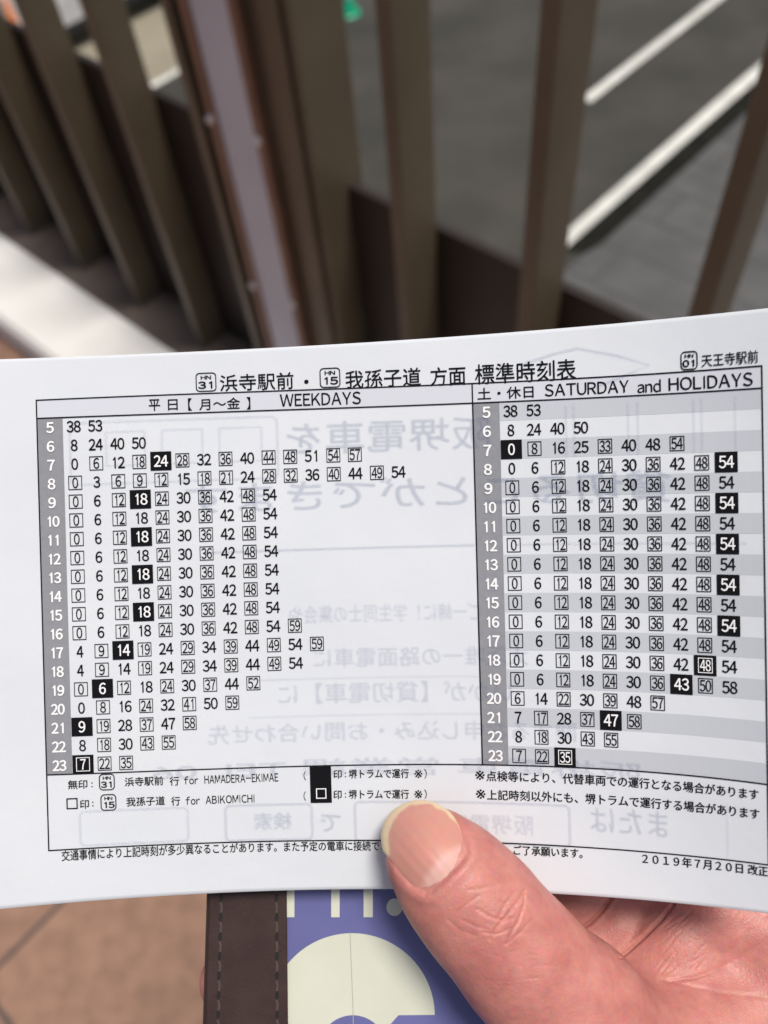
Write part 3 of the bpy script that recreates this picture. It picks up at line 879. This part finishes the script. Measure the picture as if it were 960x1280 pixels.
def crease(poly, depth_, wpx, mask):
    global disp
    disp = disp - np.where(mask, depth_ * np.exp(-(segdist(PXY, poly) / wpx) ** 2), 0)
    disp = disp + np.where(mask, 0.12 * depth_ * np.exp(-((segdist(PXY, poly) - 2.4 * wpx) / (1.6 * wpx)) ** 2), 0)


for L, dp, wp in [([(612, 1174), (622, 1158), (636, 1142), (648, 1126), (655, 1114)], 0.32, 1.7),
                  ([(655, 1114), (656, 1128), (649, 1150), (636, 1172)], 0.32, 1.6),
                  ([(622, 1148), (632, 1130), (642, 1117)], 0.26, 1.5),
                  ([(596, 1136), (612, 1146), (628, 1151), (640, 1148)], 0.24, 1.5),
                  ([(572, 1140), (584, 1130), (598, 1120)], 0.16, 1.6), ([(578, 1150), (594, 1158), (610, 1162)], 0.16, 1.6),
                  ([(586, 1113), (604, 1110), (622, 1106)], 0.12, 1.8), ([(632, 1180), (650, 1166), (664, 1150)], 0.16, 1.7),
                  ([(560, 1150), (575, 1163), (595, 1170)], 0.12, 1.8), ([(604, 1165), (620, 1168), (640, 1160)], 0.18, 1.5),
                  ([(625, 1126), (640, 1133), (655, 1136)], 0.14, 1.5)]:
    crease([(a, b) for a, b in L], dp * 0.72, wp * 1.05, thumbv)
fing = facing & (co[:, 2] > 150) & (PXY[:, 0] > 690)
for L, dp, wp in [([(765, 1122), (752, 1140), (738, 1154), (722, 1164)], 0.75, 2.0), ([(842, 1130), (826, 1150), (806, 1170), (786, 1188), (772, 1199)], 0.6, 2.0),
                  ([(838, 1226), (870, 1222), (900, 1210), (930, 1194), (965, 1172)], 0.2, 2.4), ([(826, 1224), (860, 1232), (905, 1242), (965, 1247)], 0.14, 2.4)]:
    crease(L, dp, wp, fing)
# fine palm lines running up to the right, and faint cross lines along the thumb
for k in range(40):
    a = np.array([rng.uniform(820, 950), rng.uniform(1140, 1225)]); l = rng.uniform(16, 46); an = math.radians(-40 + rng.normal() * 9)
    q = [tuple(a + np.array([math.cos(an), math.sin(an)]) * l * t + np.array([0, rng.normal() * 1.2])) for t in (0, 0.5, 1)]
    crease(q, rng.uniform(0.03, 0.08), 1.3, fing)
for k in range(80):
    a = np.array([rng.uniform(600, 860), rng.uniform(1165, 1290)]); l = rng.uniform(14, 44); an = math.radians(12 + rng.normal() * 14)
    q = [tuple(a + np.array([math.cos(an), math.sin(an)]) * l * t + np.array([0, rng.normal() * 1.5])) for t in (0, 0.5, 1)]
    crease(q, rng.uniform(0.02, 0.05), 1.3, thumbv)
co = co + no * disp[:, None]
wv = co * 1e-3 @ RW.T + CAM
me.vertices.foreach_set('co', wv.ravel()); me.polygons.foreach_set('use_smooth', [True] * len(me.polygons)); me.update()


def skin_mat():
    m = mat('skin', (0.62, 0.33, 0.25), 0.46, spec=0.4); t = m.node_tree; b = t.nodes['Principled BSDF']
    b.subsurface_method = 'RANDOM_WALK'
    b.inputs['Subsurface Weight'].default_value = 0.25; b.inputs['Subsurface Radius'].default_value = (1.0, 0.35, 0.2)
    b.inputs['Subsurface Scale'].default_value = 0.0022
    tc = t.nodes.new('ShaderNodeTexCoord')
    n = t.nodes.new('ShaderNodeTexNoise'); n.inputs['Scale'].default_value = 190; n.inputs['Detail'].default_value = 7
    r = t.nodes.new('ShaderNodeValToRGB'); r.color_ramp.elements[0].position = 0.32; r.color_ramp.elements[1].position = 0.68
    r.color_ramp.elements[0].color = (0.455, 0.160, 0.138, 1); r.color_ramp.elements[1].color = (0.56, 0.232, 0.192, 1)
    n2 = t.nodes.new('ShaderNodeTexNoise'); n2.inputs['Scale'].default_value = 900; n2.inputs['Detail'].default_value = 4
    mx = t.nodes.new('ShaderNodeMix'); mx.data_type = 'RGBA'; mx.blend_type = 'OVERLAY'; mx.inputs[0].default_value = 0.22
    t.links.new(tc.outputs['Object'], n.inputs['Vector']); t.links.new(tc.outputs['Object'], n2.inputs['Vector'])
    t.links.new(n.outputs['Fac'], r.inputs[0]); t.links.new(r.outputs[0], mx.inputs[6]); t.links.new(n2.outputs['Color'], mx.inputs[7])
    t.links.new(mx.outputs[2], b.inputs['Base Color'])
    vo = t.nodes.new('ShaderNodeTexVoronoi'); vo.inputs['Scale'].default_value = 1500; vo.feature = 'DISTANCE_TO_EDGE'
    nz = t.nodes.new('ShaderNodeTexNoise'); nz.inputs['Scale'].default_value = 500; nz.inputs['Detail'].default_value = 6
    ad = t.nodes.new('ShaderNodeMath'); ad.operation = 'ADD'
    t.links.new(tc.outputs['Object'], vo.inputs['Vector']); t.links.new(tc.outputs['Object'], nz.inputs['Vector'])
    t.links.new(vo.outputs['Distance'], ad.inputs[0]); t.links.new(nz.outputs['Fac'], ad.inputs[1])
    bp = t.nodes.new('ShaderNodeBump'); bp.inputs['Strength'].default_value = 0.42; bp.inputs['Distance'].default_value = 0.0002
    t.links.new(ad.outputs[0], bp.inputs['Height']); t.links.new(bp.outputs[0], b.inputs['Normal'])
    return m


M['skin'] = skin_mat()
me.materials.append(M['skin'])
hand = bpy.data.objects.new('hand', me); col.objects.link(hand)
tag(hand, 'bare hand gripping the timetable sheet, thumb in front with a long pale-tipped nail', 'hand')

# ---- nail: curved plate resting in its folds
from mathutils.bvhtree import BVHTree
bvh = BVHTree.FromPolygons([tuple(c) for c in co], [tuple(p.vertices) for p in me.polygons])


def hit(px, py):
    d = Vector(((px - CX) / FPX, (py - CY) / FPX, 1)).normalized()
    loc, nrm, i, ds = bvh.ray_cast(Vector((0, 0, 0)), d)
    return loc.z if loc is not None and loc.z < 156 else None


def feat(p):
    a = (p - np.array([540, 1062.0])) / 50; c = a @ np.array([0.66, 0.75]); s_ = a @ np.array([0.75, -0.66])
    return np.stack([np.ones(len(a)), c, s_, c * c, s_ * s_, c * s_], 1)


smp = []
for a in np.linspace(482, 590, 28):
    for b in np.linspace(1002, 1122, 28):
        if inside(np.array([[a, b]]), NAIL)[0] and segdist(np.array([[a, b]]), NAIL, True)[0] > 8:
            z_ = hit(a, b)
            if z_: smp.append((a, b, z_))
smp = np.array(smp); coef, *_ = np.linalg.lstsq(feat(smp[:, :2]), smp[:, 2], rcond=None)
# polar grid over the nail outline
ctr = np.array([535.0, 1065.0]); out_ = []
nl = np.array(NAIL); seg = np.linalg.norm(np.roll(nl, -1, 0) - nl, axis=1); cum = np.concatenate([[0], np.cumsum(seg)])
closed = np.vstack([nl, nl[:1]])
TT = np.linspace(0, cum[-1], 145)[:-1]
oc = np.stack([np.interp(TT, cum, closed[:, i]) for i in (0, 1)], 1)
for _ in range(3): oc = 0.25 * np.roll(oc, 1, 0) + 0.5 * oc + 0.25 * np.roll(oc, -1, 0)
NR = 40
rad = np.concatenate([np.linspace(0.03, 0.9, 28), np.linspace(0.915, 1, 12)])
pxs = np.concatenate([[ctr]] + [ctr + (oc - ctr) * r for r in rad])
zz = feat(pxs) @ coef - 0.42
rr = np.concatenate([[0]] + [np.full(144, r) for r in rad]); crs = (pxs - ctr) @ np.array([0.75, -0.66])
zz = zz + 0.35 * np.clip((rr - 0.93) / 0.07, 0, 1) ** 2 + 0.018 * np.sin(crs / 1.9) + 0.014 * np.sin(crs / 3.3 + 1)
topv = cm(pxs[:, 0], pxs[:, 1], zz); botv = cm(oc[:, 0], oc[:, 1], (feat(oc) @ coef) + 0.35)
NF = [(0, 1 + (i + 1) % 144, 1 + i) for i in range(144)]
for k in range(NR - 1):
    for i in range(144):
        a, b = 1 + k * 144 + i, 1 + k * 144 + (i + 1) % 144; NF.append((a, b, b + 144, a + 144))
nb = len(topv)
for i in range(144):
    a, b = 1 + (NR - 1) * 144 + i, 1 + (NR - 1) * 144 + (i + 1) % 144; NF.append((a, b, nb + (i + 1) % 144, nb + i))
NF.append(tuple(nb + i for i in range(144)))
m = mat('nail', (0.7, 0.45, 0.38), 0.48, spec=0.35)
t = m.node_tree; b = t.nodes['Principled BSDF']
at_ = t.nodes.new('ShaderNodeVertexColor'); at_.layer_name = 'tint'
nz = t.nodes.new('ShaderNodeTexNoise'); nz.inputs['Scale'].default_value = 420
tcn = t.nodes.new('ShaderNodeTexCoord'); mxn = t.nodes.new('ShaderNodeMix'); mxn.data_type = 'RGBA'; mxn.blend_type = 'OVERLAY'; mxn.inputs[0].default_value = 0.12
t.links.new(tcn.outputs['Object'], nz.inputs['Vector']); t.links.new(at_.outputs[0], mxn.inputs[6]); t.links.new(nz.outputs['Color'], mxn.inputs[7])
t.links.new(mxn.outputs[2], b.inputs['Base Color'])
b.inputs['Subsurface Weight'].default_value = 0.2; b.inputs['Subsurface Scale'].default_value = 0.0012
bpn = t.nodes.new('ShaderNodeBump'); bpn.inputs['Strength'].default_value = 0.12; bpn.inputs['Distance'].default_value = 0.0002
t.links.new(nz.outputs['Fac'], bpn.inputs['Height']); t.links.new(bpn.outputs[0], b.inputs['Normal'])
nail = mesh('fingernail', np.concatenate([topv, botv]), NF, m, hand, True)
allp = np.concatenate([pxs, oc])
INN = Z([(108, 372), (110, 250), (130, 190), (165, 145), (215, 112), (262, 102), (310, 108), (360, 130), (420, 178), (470, 245), (500, 320), (700, 500), (300, 800), (0, 460)])
free = ~inside(allp, INN); dI = segdist(allp, INN, True)
LUN = Z([(280, 600), (262, 520), (290, 450), (340, 390), (400, 330), (455, 306), (510, 300), (560, 400), (330, 620)])
lun = inside(allp, LUN); dL = segdist(allp, LUN, True)
bed = np.array([0.55, 0.255, 0.205]); tipc = np.array([0.66, 0.51, 0.34]); lnc = np.array([0.63, 0.37, 0.325]); linec = np.array([0.55, 0.27, 0.2])
wf_ = np.clip((np.where(free, dI, -dI) - 1.2 - 0.9 * np.sin(allp[:, 0] / 4.1 + allp[:, 1] / 6.3)) / 2.6 + 0.5, 0, 1)[:, None]; wl = np.clip(np.where(lun, dL, -dL) / 9 + 0.4, 0, 1)[:, None]
cl = bed + (lnc - bed) * wl
ln_ = np.exp(-((np.where(free, dI, -dI) + 1.5) / 1.8) ** 2)[:, None] * 0.35
cl = cl + (linec - cl) * ln_; cl = cl + (tipc - cl) * wf_
ca = nail.data.color_attributes.new('tint', 'FLOAT_COLOR', 'POINT')
ca.data.foreach_set('color', np.concatenate([cl, np.ones((len(cl), 1))], 1).astype(np.float32).ravel())
